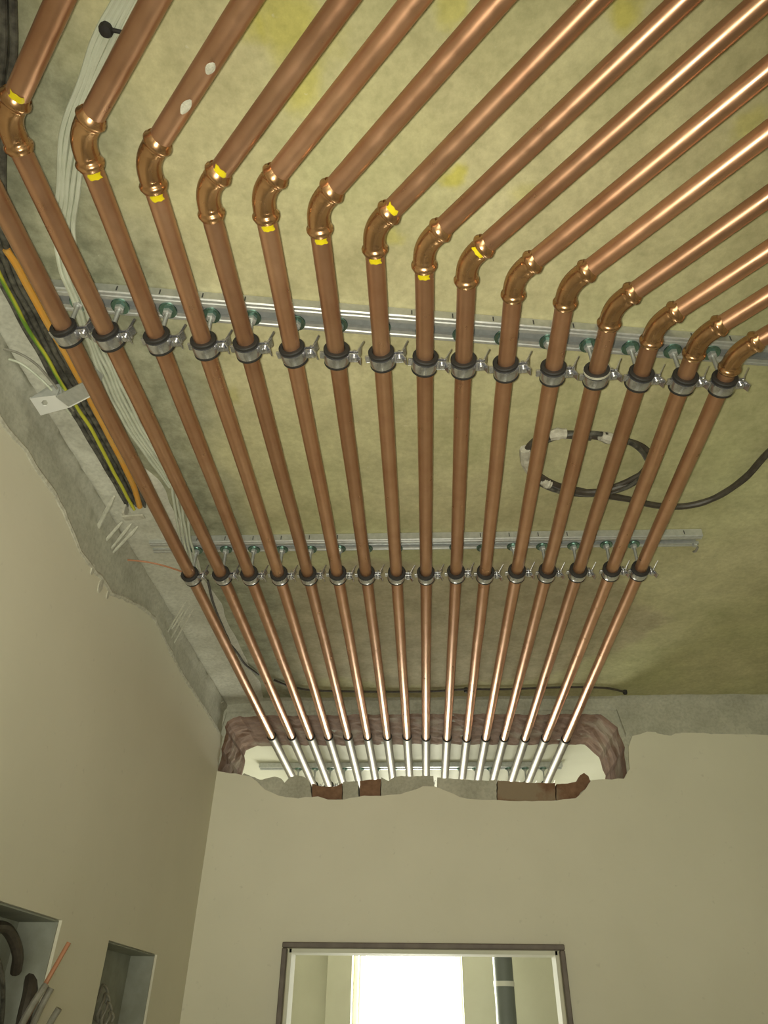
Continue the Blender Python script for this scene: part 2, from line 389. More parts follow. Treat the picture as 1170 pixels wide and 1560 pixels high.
chunk([(758, 1188), (785, 1190), (815, 1192), (846, 1192), (847, 1226), (758, 1226)], 'brick', 'brick', 0.006, 0.10, 7)
chunk([(848, 1194), (865, 1193), (880, 1190), (884, 1180), (890, 1177), (896, 1182), (899, 1188), (905, 1192), (893, 1226), (848, 1226)], 'brick', 'brick', 0.004, 0.09, 8)

# ---- doorway frame
t = empty('trim_1', (0, YW, 0)); struct(t, 'thin dark door frame round the bright doorway', 'door frame')
for nm, c, d in (('frame_jamb', (DL-0.008, YW-0.016, DT/2), (0.015, 0.03, DT)), ('frame_jamb', (DR+0.008, YW-0.016, DT/2), (0.015, 0.03, DT)),
                 ('frame_head', ((DL+DR)/2, YW-0.016, DT+0.008), (DR-DL+0.031, 0.03, 0.015))):
    MB().box(c, d).build(nm, 'frame', t, off=(0, YW, 0), bevel=0.003)
t = empty('trim_2', (0, YW, 0)); struct(t, 'pale lining inside the doorway reveal', 'door lining')
LD = 0.085
for c, d in (((DL+0.004, YW+LD/2, DT/2), (0.012, LD, DT)), ((DR-0.004, YW+LD/2, DT/2), (0.012, LD, DT)), (((DL+DR)/2, YW+LD/2, DT-0.004), (DR-DL-0.006, LD, 0.012))):
    MB().box(c, d).build('lining_board', 'white', t, off=(0, YW, 0))

# ---- left wall with two boxes let into it
def wyz(x, y): p = on_x(x, y, XL); return (p.y, p.z)
b1 = dict(y1=wyz(86, 1402)[0], zt=wyz(86, 1402)[1]); b1['y0'] = b1['y1']-0.26; b1['zb'] = b1['zt']-0.30
b2 = dict(y0=wyz(157, 1438)[0], y1=wyz(234, 1448)[0], zt=wyz(195, 1443)[1]); b2['zb'] = b2['zt']-0.30
bh = [[(q['y0'], q['zb']), (q['y1'], q['zb']), (q['y1'], q['zt']), (q['y0'], q['zt'])] for q in (b1, b2)]
core = [(YB-0.1, 0), (YW+0.01, 0), (YW+0.01, ZC+0.05), (YB-0.1, ZC+0.05)]
wall_left = MB().prism(core, bh, lambda u, v, k: (XL-0.002-0.2*k, u, v)).build('wall_left', 'mortar')
struct(wall_left, 'cream plastered side wall with ragged bare strip under ceiling', 'wall')
MB().box((XL-0.222, (YB+YW)/2, ZC/2), (0.04, YW-YB+0.1, ZC)).build('wall_backing', 'mortar', wall_left)
edge = [(YB-0.1, CAM.z+0.98*H), (0.2, CAM.z+1.0*H)] + [wyz(*p) for p in ((-60, 560), (0, 651), (30, 684), (45, 711), (75, 752), (93, 788), (114, 839), (132, 863), (150, 884), (162, 902), (186, 912), (210, 924),
        (228, 940), (254, 993), (277, 1035), (308, 1081), (331, 1118))]
edge = [edge[0], edge[1]]+[p for p in edge[2:] if p[0] > 0.25]
sk = jag(edge, 0.02, 0.004, 50, 9)
sk = sk[:-1]+[(YW-0.001, sk[-1][1])]
MB().prism([(YW-0.001, 0), (YB-0.1, 0)]+sk, bh, lambda u, v, k: (XL+0.012-0.016*k, u, v)).build('plaster_skin', 'plaster', wall_left)
# rough mortar packed into the corner of wall and ceiling
b = MB(); ns, ntq = 220, 26
def cxe(y):
    t_ = min(max((y-1.02)/0.22, 0), 1); t_ = t_*t_*(3-2*t_); return (1-t_)*(-0.655)+t_*(-0.575)
for i in range(ns+1):
    y = 0.25+(YW-0.005-0.25)*i/ns
    xe = cxe(y)+0.018*noise.noise(Vector((y*7, 0, 3)))
    for j in range(ntq+1):
        t_ = j/ntq; zl = 0.18
        if t_ < 0.5: p = Vector((XL, y, ZC-zl*(1-t_*2))); nv = Vector((1, 0, 0))
        else: p = Vector((XL+(xe-XL)*(t_-0.5)*2, y, ZC)); nv = Vector((0, 0, -1))
        w = math.exp(-((t_-0.5)/0.10)**2); nv = (nv+Vector((0.8*w, 0, -0.8*w))).normalized()
        edgef = min(1, t_/0.05, (1-t_)/0.10)
        d = 0.008+0.008*w+0.004*noise.noise(p*6)+0.0035*noise.noise(p*20)+0.0025*noise.noise(p*60)
        if y > 1.1: d += 0.006*min(1, (y-1.1)/0.15)*(1 if t_ > 0.5 else 0.3)
        if t_ < 0.42: d *= 0.55
        b.v.append(p+nv*(d*edgef-0.002*(1-edgef)))
bw, bc = MB(), MB()
for i in range(ns):
    for j in range(ntq):
        a = i*(ntq+1)+j; (bw if j < ntq//2 else bc).f.append((a, a+1, a+ntq+2, a+ntq+1))
bw.v = list(b.v); bc.v = list(b.v)
def tidy(m):
    use = sorted({i for f in m.f for i in f}); mp = {k: n for n, k in enumerate(use)}
    m.v = [m.v[k] for k in use]; m.f = [tuple(mp[i] for i in f) for f in m.f]; return m
tidy(bw).build('corner_mortar', 'mortar', wall_left, smooth=True, angle=60)
tidy(bc).build('ceiling_mortar', 'pale_mortar', wall_left, smooth=True, angle=60)
# the thick pale lip where the left wall's plaster breaks off
lp = [Vector((XL+0.009, p[0], p[1]-0.002)) for p in sk[3:] if 0.3 < p[0] < YW-0.02]
MB().tube(lp, [0.0072+0.0038*noise.noise(Vector((k*0.35, 3, 8)))+0.0015*noise.noise(Vector((k*1.1, 5, 2))) for k in range(len(lp))], 8).build('plaster_lip', 'dust', wall_left, True)
# ragged mortar on the back wall above the plaster edge
b = MB(); nu, nv_ = 150, 10
for i in range(nu+1):
    x = XL+(1.6-XL)*i/nu
    for j in range(nv_+1):
        z0 = HT+0.012 if hl-0.0 < x < hr else wxz(1000, 1116)[1]-0.02
        z = z0+(ZC-z0)*j/nv_; q = Vector((x, 0.4, z)); e = 0.3 if j == 0 else 1
        b.v.append((x, YW-e*max(0.001, 0.008+0.008*noise.noise(q*10)+0.006*noise.noise(q*33)+(0.02 if j == nv_ else 0.0)), z))
for i in range(nu):
    for j in range(nv_):
        a = i*(nv_+1)+j; b.f.append((a, a+1, a+nv_+2, a+nv_+1))
b.build('mortar_band', 'mortar', wall_back, smooth=True, angle=60)

# ---- rest of the room, out of view: right wall, rear wall round its window
struct(MB().box((XR+0.1, (YB+YW)/2, ZC/2), (0.2, YW-YB, ZC)).build('wall_right', 'plaster'), 'plain plastered wall opposite the left wall', 'wall')
wr = empty('wall_rear', (0, YB, 0)); struct(wr, 'plastered wall with a window behind the photographer', 'wall')
rx0, rx1, rz0, rz1 = -0.42, 1.12, 0.78, 2.12
MB().prism([(XL-0.2, 0), (XR+0.2, 0), (XR+0.2, ZC), (XL-0.2, ZC)], [[(rx0, rz0), (rx1, rz0), (rx1, rz1), (rx0, rz1)]], lambda u, v, k: (u, YB-0.2*k, v-0)).build('wall_panel', 'plaster', wr, off=(0, YB, 0))

# ---- next room seen through the doorway and the hole
Y2, YF = YW+TW, 5.2
def fx(x, Y=YF): return on_y(x, 1500, Y).x
wx0, wx1 = fx(545), fx(705)
wn = empty('wall_next_room', (0, YF, 0)); struct(wn, 'bright wall of the next room seen through doorway', 'wall')
MB().prism([(-2.2, 0), (2.8, 0), (2.8, ZC), (-2.2, ZC)], [[(wx0, 0.85), (wx1, 0.85), (wx1, 2.6), (wx0, 2.6)]], lambda u, v, k: (u, YF+0.25*k, v)).build('wall_panel', 'white', wn, off=(0, YF, 0))
MB().box(((fx(500)+fx(538))/2, YF-0.05, ZC/2), (fx(538)-fx(500), 0.1, ZC)).build('pilaster', 'white', wn, off=(0, YF, 0), bevel=0.004)
struct(MB().box((-2.25, (Y2+YF)/2, ZC/2), (0.1, YF-Y2+0.2, ZC)).build('wall_next_room_left', 'white'), 'left wall of the bright next room', 'wall')
struct(MB().box((2.85, (Y2+YF)/2, ZC/2), (0.1, YF-Y2+0.2, ZC)).build('wall_next_room_right', 'white'), 'right wall of the bright next room', 'wall')
struct(MB().box((0.3, (YW+TW/2+YF)/2+0.1, ZC+0.1), (5.4, YF-YW-TW/2+0.3, 0.2)).build('ceiling_next_room', 'white'), 'white ceiling of the next room above the rail', 'ceiling')
w = empty('window_1', ((wx0+wx1)/2, YF+0.12, 0.85)); struct(w, 'overexposed bright window framed beyond the doorway', 'window')
for c, d in (((wx0+0.02, YF+0.12, 1.72), (0.04, 0.06, 1.75)), ((wx1-0.02, YF+0.12, 1.72), (0.04, 0.06, 1.75)), (((wx0+wx1)/2, YF+0.12, 2.58), (wx1-wx0, 0.06, 0.04)), (((wx0+wx1)/2, YF+0.12, 0.87), (wx1-wx0, 0.06, 0.04))):
    MB().box(c, d).build('window_frame', 'winframe', w, off=((wx0+wx1)/2, YF+0.12, 0.85), bevel=0.004)
YD = 4.7
dx = (fx(753, YD)+fx(783, YD))/2; dr = (fx(783, YD)-fx(753, YD))/2
e = empty('drain_pipe', (dx, YD, 0)); tag(e, 'dark grey vertical drain pipe beyond the doorway', 'pipe')
MB().lathe([(0.0, 0), (dr, 0), (dr, ZC), (0, ZC)], n=28).build('pipe_barrel', 'greypipe', e, smooth=True)
zb = on_y(768, 1499, YD).z
MB().lathe([(dr*1.0, zb-0.012), (dr*1.06, zb-0.012), (dr*1.06, zb+0.012), (dr*1.0, zb+0.012)], n=28).build('collar_band', 'winframe', e, smooth=True)
# ================================================================== pipes, clamps and rails
r1 = [(101.7, 507), (166, 513), (242, 519), (312.5, 526.5), (377, 530), (447, 538), (513, 541), (582, 545), (647, 552), (706, 556), (770.5, 561), (842, 567), (908, 572), (974, 576), (1041, 581), (1101, 584)]
r2 = [(291.6, 878), (338.5, 877), (381, 877), (425.6, 877), (470, 877), (514.5, 876), (558, 876), (604, 876), (649, 876), (695, 874), (739, 875), (787, 873), (833, 873), (880, 872), (931, 870.5), (974, 870)]
r3 = [(414, 1121.5), (444.6, 1121.5), (473, 1122), (500.6, 1122), (530, 1122), (560, 1122), (590, 1122), (620, 1122), (649, 1123), (681, 1124), (711, 1124.6), (740, 1124), (768, 1124), (800, 1124.6), (831, 1124.6), (862, 1126)]
upj = [None, (22, 155), (133, 191), (234, 227), (332.5, 264.5), (418, 270), (502, 294), (585.5, 331), (666, 355), (738.5, 374), (811.5, 399), (891, 415), (962, 447), (1029, 475), (1089, 500.5), (1152, 520)]
ORD = ['first', 'second', 'third', 'fourth', 'fifth', 'sixth', 'seventh', 'eighth', 'ninth', 'tenth', 'eleventh', 'twelfth', 'thirteenth', 'fourteenth', 'fifteenth', 'sixteenth']
marks = {2: ['u'], 3: ['l'], 4: ['l'], 5: ['u'], 6: ['l'], 7: ['l'], 8: ['u', 'l'], 9: ['l'], 10: ['m']}
DANG = math.radians(-45.3); DD = Vector((math.cos(DANG), math.sin(DANG), 0))
C1 = [on_z(*p, ZP) for p in r1]; C2 = [on_z(*p, ZP) for p in r2]; C3 = [on_z(*p, ZP) for p in r3]
C4 = []
YR3 = 3.30
for i in range(16):
    a, c2, c3 = C1[i], C2[i], C3[i]
    d1 = (c2-a).normalized()
    if upj[i]: u = on_z(*upj[i], ZP)
    else: u = on_z(*upj[1], ZP)+Vector((-0.078, -0.034, 0))
    # elbow vertex: straight line a - s*d1 meets u + t*DD
    det = d1.x*(-DD.y)-(-DD.x)*d1.y; rx, ry = u.x-a.x, u.y-a.y
    s_ = (rx*(-DD.y)-(-DD.x)*ry)/det
    V = a+d1*s_
    base = V.copy(); e = empty('copper_pipe', base)
    side = 'copper pipe with a 45 degree elbow, %s out from the left wall' % ORD[i]
    if i == 0: side = 'copper pipe nearest the left wall, running beside the orange conduit'
    if i == 15: side = 'copper pipe farthest from the left wall, sixteenth in the row'
    tag(e, side, 'pipe', 'copper pipes under the ceiling')
    d2 = (c3-c2).normalized(); end = c3+d2*((4.6-c3.y)/d2.y); C4.append(c3+d2*((YR3-c3.y)/d2.y))
    # straight run, laid out in short stations so that it may waver a little
    def stations(p, q, n): return [p+(q-p)*(k/n) for k in range(n)]
    path = stations(V+d1*0.02, a, 4)+stations(a, c2, 10)+stations(c2, c3, 10)+[c3+d2*0.02]
    wob = []
    for k, p in enumerate(path):
        wob.append(p+Vector((0.0009*noise.noise(Vector((p.y*5, i*3.1, 0))), 0, 0.0009*noise.noise(Vector((p.y*5, i*3.1, 9))))))
    MB().tube(wob, RP, 20).build('straight_run', 'copper', e, True, base)
    tl = (XR-0.003-V.x)/DD.x
    if V.y+DD.y*tl < YB+0.003: tl = (YB+0.003-V.y)/DD.y
    MB().tube(stations(V+DD*0.02, V+DD*tl, 12)+[V+DD*tl], RP, 20).build('diagonal_run', 'copper', e, True, base)
    # pressed elbow: socket, bead, waist, bend, waist, bead, socket
    L = 0.038; bend = 0.021
    st = []
    leg = [(L, RP+0.0004), (L, RP+0.0024), (L-0.002, RP+0.0030), (L-0.0045, RP+0.0046), (L-0.0075, RP+0.0048), (L-0.010, RP+0.0034), (L-0.0115, RP+0.0017), (L-0.014, RP+0.0017), (L-0.0165, RP+0.0020)]
    for q, r in leg: st.append((V+d1*q, r))
    p0, p1 = V+d1*bend, V+DD*bend
    for k in range(9):
        t_ = k/8; st.append((p0*(1-t_)**2+V*2*t_*(1-t_)+p1*t_**2, RP+0.0017))
    for q, r in reversed(leg): st.append((V+DD*q, r))
    el = MB().tube([p for p, r in st], [r for p, r in st], 24).build('elbow', 'fitting', e, True, base, angle=50)
    for mk in marks.get(i+1, []):
        if mk == 'u': o_, dr_, q0, q1, rr = V, DD, L-0.001, L+0.010, RP+0.0009
        elif mk == 'l': o_, dr_, q0, q1, rr = V, d1, L-0.001, L+0.009, RP+0.0009
        else: o_, dr_, q0, q1, rr = V, DD, 0.022, 0.030, RP+0.0026
        sdv = dr_.cross(Vector((0, 0, 1))).normalized(); dn = (CAM-V); dn = (dn-dr_*dn.dot(dr_)).normalized(); sv = dr_.cross(dn)
        m = MB(); na = 8
        for k, q in enumerate((q0, (q0+q1)/2, q1)):
            for j in range(na+1):
                g = math.radians(-34+68*j/na+ (6 if k == 1 else -4)); rad = rr+(0.0 if 0 < j < na else -0.0004)
                m.v.append(o_+dr_*(q+0.0006*math.sin(j*1.7+i))+(dn*math.cos(g)+sv*math.sin(g))*rad)
        for k in range(2):
            for j in range(na): m.f.append((k*(na+1)+j, k*(na+1)+j+1, (k+1)*(na+1)+j+1, (k+1)*(na+1)+j))
        pm = m.build('paint_mark', 'yellow', el, True, base); pm['label'] = 'yellow marker dab'
    # black ring and pale sleeve where the pipe enters the wall
    ax = d2
    MB().tube([c3-ax*0.004, c3-ax*0.003, c3+ax*0.003, c3+ax*0.004], [RP+0.001, RP+0.0034, RP+0.0034, RP+0.001], 20).build('end_ring', 'rubber', e, True, base)
    sl = MB().tube([c3+ax*0.003, c3+ax*0.3, end], RP+0.0022, 20).build('wall_sleeve', 'sleeve', e, True, base); sl['label'] = 'pale silver sleeve'
    if i == 3:
        for tt, ww, ll in ((0.102, 0.006, 0.022), (0.158, 0.005, 0.016)):
            m = MB(); dn = (CAM-(V+DD*tt)); dn = (dn-DD*dn.dot(DD)).normalized(); sv = DD.cross(dn)
            for k in range(7):
                for j in range(5):
                    q = tt+ll*(k/6-0.5); g = (j/4-0.5)*0.75*(1-abs(k/3-1)**2*0.8)+0.35
                    m.v.append(V+DD*q+(dn*math.cos(g)+sv*math.sin(g))*(RP+0.0008))
            for k in range(6):
                for j in range(4): m.f.append((k*5+j, k*5+j+1, (k+1)*5+j+1, (k+1)*5+j))
            m.build('plaster_splash', 'dust', e, True, base)

# ---- clamp: local Y is the pipe axis, origin on it
def make_clamp():
    e = empty('pipe_clamp', (0, 0, 0))
    MB().lathe([(RP+0.0002, -0.0155), (RP+0.0056, -0.0155), (RP+0.0072, -0.0140), (RP+0.0072, -0.0110), (RP+0.0042, -0.0085), (RP+0.0042, 0.0115), (RP+0.0070, 0.0125), (RP+0.0070, 0.015), (RP+0.0002, 0.015)], 'Y', 28, closed=True).build('rubber_liner', 'rubber', e, True)
    ri, ro = RP+0.0042, RP+0.0066; hw = 0.0088; yo = 0.0018
    for a0, a1 in ((math.radians(6), math.radians(174)), (math.radians(186), math.radians(354))):
        MB().lathe([(ri, -hw+yo), (ro, -hw+yo), (ro+0.0008, -hw*0.5+yo), (ro+0.0008, hw*0.5+yo), (ro, hw+yo), (ri, hw+yo)], 'Y', 18, closed=True, a0=a0, a1=a1).build('steel_band', 'band', e, True)
    for s in (1, -1):
        m = MB().box((ro+0.0070, yo, s*0.0034), (0.016, 0.0175, 0.0018))
        m.box((ro+0.0160, yo-0.001, s*0.0085), (0.0016, 0.0155, 0.012), Matrix.Rotation(s*0.5, 3, 'Y'))
        m.build('ear', 'band', e, bevel=0.0004)
    m = MB().box((ro+0.0175, -0.008, 0.012), (0.0014, 0.004, 0.024), Matrix.Rotation(0.55, 3, 'Y') @ Matrix.Rotation(0.35, 3, 'X')); m.build('locking_tab', 'band', e)
    sc = MB().lathe([(0, -0.0138), (0.0040, -0.0135), (0.0054, -0.0118), (0.0054, -0.0088), (0.0024, -0.0082), (0.0024, 0.0095), (0, 0.0095)], 'Z', 14, (ro+0.0078, 0.001, 0.004)).build('screw', 'band', e, True)
    m = MB().box((-ro-0.003, 0, 0), (0.008, 0.013, 0.0045)); m.build('hinge', 'band', e, bevel=0.0008)
    MB().lathe([(0, ro-0.001), (0.0068, ro-0.001), (0.0068, ro+0.0075), (0.0040, ro+0.0085), (0, ro+0.0085)], 'Z', 6).build('boss_nut', 'steel', e)
    zt = ZR-ZP
    MB().lathe([(0, ro+0.004), (0.0034, ro+0.004)]+[(0.0034+(0.0004 if k % 2 else 0), ro+0.01+(zt-ro-0.012)*k/22) for k in range(23)]+[(0, zt)], 'Z', 12).build('threaded_rod', 'steel', e, True)
    MB().lathe([(0.0042, zt-0.0035), (0.0145, zt-0.0035), (0.0155, zt-0.0018), (0.0155, zt), (0.0042, zt)], 'Z', 24, closed=True).build('washer', 'green', e, True)
    MB().lathe([(0.0036, zt-0.0120), (0.0068, zt-0.0120), (0.0082, zt-0.0105), (0.0082, zt-0.0037), (0.0036, zt-0.0037)], 'Z', 6, closed=True).build('hex_nut', 'steel', e)
    return e
proto = make_clamp()
def copy_clamp():
    c = proto.copy(); COL.objects.link(c)
    for ch in proto.children:
        k = ch.copy(); COL.objects.link(k); k.parent = c
    return c
first = True
for row, pts, where in ((1, C1, 'on the rail beside the elbows'), (2, C2, 'on the middle rail'), (3, C4, 'on rail beyond wall hole')):
    for i, p in enumerate(pts):
        c = proto if first else copy_clamp(); first = False
        c.location = p; c.rotation_euler = (0, random.uniform(-0.06, 0.06)*0.4, random.uniform(-0.12, 0.12))
        tag(c, 'steel clamp holding the %s pipe from the left wall, %s' % (ORD[i], where), 'pipe clamp', 'pipe clamps ' + where)
        if row == 1 and i == 12:
            tp = MB().lathe([(RP+0.0073, -0.0145), (RP+0.0078, -0.0145), (RP+0.0078, -0.010), (RP+0.0073, -0.010)], 'Y', 24, closed=True, a0=math.radians(150), a1=math.radians(390)).build('tape_strip', 'dust', c, True); tp['label'] = 'pale strip of tape'

# ---- strut rails
def rail(x0, y0, x1, y1, label, wdt=0.048, slots=True, cap=False):
    a, c = Vector((x0, y0, 0)), Vector((x1, y1, 0)); L = (c-a).length; d = (c-a).normalized(); ang = math.atan2(d.y, d.x)
    e = empty('strut_rail', (x0, y0, ZR), ang); tag(e, label, 'rail', 'strut rails under the ceiling')
    hgt = ZC-ZR-0.0018; w = wdt/2; t_ = 0.0022; lip = 0.0155
    # open channel, its slot facing down: outer skin then inner skin
    prof = [(-w, hgt), (-w, 0.002), (-w+0.002, 0), (-w+lip*0.40, 0), (-w+lip*0.5, 0.0016), (-w+lip*0.6, 0), (-w+lip, 0), (-w+lip, 0.007), (-w+lip-t_, 0.007), (-w+lip-t_, t_+0.0014), (-w+t_, t_+0.0014), (-w+t_, hgt-t_)]
    prof = prof+[(-q[0], q[1]) for q in reversed(prof)]
    n = len(prof); m = MB()
    for k in (0, L):
        for q in prof: m.v.append((k, q[0], q[1]))
    for j in range(n): m.f.append((j, (j+1) % n, n+(j+1) % n, n+j))
    tri = tessellate_polygon([[Vector((q[0], q[1], 0)) for q in prof]])
    m.f += [tuple(t3) for t3 in tri]+[tuple(x+n for x in reversed(t3)) for t3 in tri]
    m.build('channel', 'steel', e)
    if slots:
        sm = MB().box((0, -w, hgt*0.52), (0.0022, 0.0012, hgt*0.55)).build('slot_shade_strip', 'slot_dark', e); k = 0.05  # uncut slots: thin dark strips paint their shade on the rail side
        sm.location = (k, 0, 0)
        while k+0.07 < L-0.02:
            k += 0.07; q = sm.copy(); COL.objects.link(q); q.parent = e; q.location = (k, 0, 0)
    return e
# first rail: straight line fitted to its clamps
def fit(pts):
    n = len(pts); mx = sum(p.x for p in pts)/n; my = sum(p.y for p in pts)/n
    bq = sum((p.x-mx)*(p.y-my) for p in pts)/sum((p.x-mx)**2 for p in pts); return my-bq*mx, bq
a_, b_ = fit(C1); xs, xe_ = -0.612, 1.10
rail(xs, a_+b_*xs-0.005, xe_, a_+b_*xe_-0.005, 'galvanised strut rail with dark strips for slot shade crossing behind the pipe elbows')
a_, b_ = fit(C2); xs, xe_ = on_z(228, 830, ZR).x, on_z(1072, 815, ZR).x
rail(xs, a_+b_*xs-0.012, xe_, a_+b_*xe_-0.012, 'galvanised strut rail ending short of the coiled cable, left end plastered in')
a_, b_ = fit(C4); xs, xe_ = on_z(395, 1170, ZR).x, on_z(856, 1170, ZR).x
rail(xs, a_+b_*xs-0.006, xe_, a_+b_*xe_-0.006, 'grey strut rail in the next room seen through the wall hole', slots=False)
# fixing at the free end of the middle rail
p = on_z(1058, 828, ZR); e = empty('rail_bolt', (p.x, p.y, ZR)); tag(e, 'small bolt with bent tail at the free end of the middle rail', 'bolt')
MB().lathe([(0, -0.008), (0.006, -0.008), (0.007, -0.006), (0.007, 0), (0, 0)], 'Z', 6).build('bolt_head', 'steel', e)
MB().tube([(0.002, 0, -0.003), (0.010, 0.012, -0.004), (0.013, 0.035, 0.0), (0.017, 0.055, 0.012)], 0.003, 8).build('bent_tail', 'greywire', e, True)

# ================================================================== cables
def cable(px, z, r, mat, name, label, cat='cable', group=None, off=(0, 0, 0), nseg=10, n=8, zs=None, wob=0.0, sd=0):
    pts = []
    for k, q in enumerate(px):
        p = on_z(q[0], q[1], (zs[k] if zs else z)); pts.append(p+Vector(off))
    pts = smooth_path(pts, n)
    if wob: pts = [p+Vector((wob*noise.noise(Vector((p.y*14, sd, 1))), 0, 0.5*wob*noise.noise(Vector((p.y*14, sd, 5))))) for p in pts]
    o = pts[0].copy(); ob = MB().tube(pts, r, nseg).build(name, mat, None, True, o)
    if label: tag(ob, label, cat, group)
    return ob
# thick dark bundle in the chase
bun = [(-10, -30), (-9, 60), (-14, 150), (-22, 250), (-12, 340), (12, 410), (46, 480), (72, 530), (104, 588), (140, 650), (168, 700), (188, 735), (203, 762), (212, 782)]
bz = [ZC-0.030]*12+[ZC-0.018, ZC+0.004]
offs = [(-0.020, 0), (-0.010, 0.0), (0.001, 0.0), (0.012, 0.0), (0.021, 0.001), (-0.014, 0.010), (-0.003, 0.011), (0.009, 0.010)]
for k, (ox, oz) in enumerate(offs):
    cable(bun, ZC-0.030, 0.0050, 'black', 'power_cable', 'black power cable in the dusty bundle along the left wall', 'cable', 'black cables in the bundle by the left wall', (ox, 0.004*math.sin(k*2), oz), 10, 8, bz, 0.004, k*0.35)
cable([(-30, 360), (-6, 400), (20, 450), (46, 500), (74, 545), (100, 590), (122, 622), (146, 660), (170, 708), (190, 745), (207, 776)], ZC-0.040, 0.0036, 'yg', 'earth_wire', 'yellow and green earth wire on the black cable bundle', wob=0.003, off=(-0.004, 0, 0))
cable([(6, 380), (26, 410), (58, 470), (92, 530), (122, 583), (140, 618), (166, 668), (188, 712), (203, 745), (211, 772)], ZC-0.034, 0.0062, 'orange', 'orange_conduit', 'orange conduit along the pipe nearest the left wall', off=(0.003, 0, 0), wob=0.002)
cable([(-20, 524), (0, 530), (28, 538), (56, 556), (84, 588), (112, 626)], ZC-0.034, 0.0022, 'greywire', 'grey_wire', 'thin grey wire looping from the plaster to the bracket', zs=[ZC-0.03, ZC-0.03, ZC-0.034, ZC-0.04, ZC-0.045, ZC-0.045])
cable([(-20, 540), (0, 545), (28, 552), (56, 572), (84, 600), (108, 632)], ZC-0.036, 0.0022, 'pale', 'pale_wire', 'thin pale wire looping from the plaster to the bracket', zs=[ZC-0.03, ZC-0.03, ZC-0.036, ZC-0.042, ZC-0.047, ZC-0.047])
# bracket that holds the bundle
ba = on_z(92, 612, ZC-0.066); e = empty('cable_bracket', ba); tag(e, 'bent galvanised strap holding the dark cable bundle by the left wall', 'bracket')
pA, pB = on_z(92, 604, ZC-0.066), on_z(134, 582, ZC-0.066); pC = on_z(45, 607, ZC-0.03)
dv = (pB-pA); dv.z = 0; an = math.atan2(dv.y, dv.x); rot = Matrix.Rotation(an, 3, 'Z')
wS = 0.03
m = MB().box((pA+pB)/2+Vector((0, 0.012, 0)), (dv.length+0.004, wS, 0.0022), rot); m.build('strap', 'steel', e, False, ba)
MB().box(pA+Vector((0, 0.012, 0.014)), (0.0022, wS, 0.03), rot).build('strap_leg', 'steel', e, False, ba)
MB().box(pB+Vector((0, 0.012, 0.022)), (0.0022, wS, 0.046), rot).build('strap_leg', 'steel', e, False, ba)
zf = ZC-0.058
fp = [on_z(*q, zf) for q in ((45, 607), (94, 601), (106, 621), (62, 633))]
hp = [on_z(68+5*math.cos(g*1.05), 614+5*math.sin(g*1.05), zf) for g in range(6)]
MB().prism([(q.x, q.y) for q in fp], [[(q.x, q.y) for q in hp]], lambda u, v, k: (u, v, zf+0.0025*k)).build('foot_plate', 'winframe', e, False, ba)
g4 = [on_z(45, 607, zf), on_z(94, 601, zf), on_z(93, 584, ZC-0.036), on_z(74, 588, ZC-0.036)]
MB().add(g4+[q+Vector((0, 0.002, 0.001)) for q in g4], [(0, 1, 2, 3), (7, 6, 5, 4), (0, 4, 5, 1), (1, 5, 6, 2), (2, 6, 7, 3), (3, 7, 4, 0)]).build('gusset', 'steel', e, False, ba)
MB().box((pA+pB)/2+rot @ Vector((0, wS/2+0.0005, 0.003))+Vector((0, 0.012, 0)), (dv.length+0.004, 0.0022, 0.009), rot).build('strap_flange', 'winframe', e, False, ba)
# pale flat cables fastened to the ceiling
pale = [(210, -40), (190, 0), (166, 45), (140, 108), (116, 178), (106, 240), (100, 300), (94, 350), (104, 405), (122, 452), (146, 525), (172, 590), (204, 652), (240, 705), (268, 742)]
zpal = [ZC-0.007]*9+[ZR-0.008]*1+[ZC-0.010]+[ZC-0.007]*4
zpal[8] = ZR-0.006
for k in range(5):
    cable(pale, 0, 0.0037, 'pale', 'pale_cable', 'pale sheathed cable in the flat run behind the pipes by the left wall', 'cable', 'pale cables clipped to the ceiling', ((k-2)*0.0076+0.002, 0, 0), 8, 8, zpal, 0.005, k*0.4)
for k in range(4):
    cable([(270, 738), (274, 768), (279, 800), (284, 830), (291, 858), (297, 880)], ZC-0.034, 0.0032, 'pale', 'pale_cable', 'pale sheathed cable drop crossing the plastered end of the middle rail', 'cable', 'pale cables over the middle rail', ((k-1.5)*0.0085, 0, 0), 8, 6, None, 0.003, k)
p = on_z(163, 43, ZC-0.008); e = empty('cable_clip', p); tag(e, 'small black clip over the pale cables', 'clip')
MB().lathe([(0, -0.012), (0.007, -0.011), (0.009, -0.006), (0.008, 0.006), (0, 0.006)], 'Z', 12).build('nail_cap', 'rubber', e, True)
MB().tube([(0.004, 0, -0.004), (0.015, 0.002, -0.006), (0.027, 0.006, -0.004), (0.030, 0.007, 0.006)], 0.0028, 8).build('clip_arm', 'rubber', e, True)
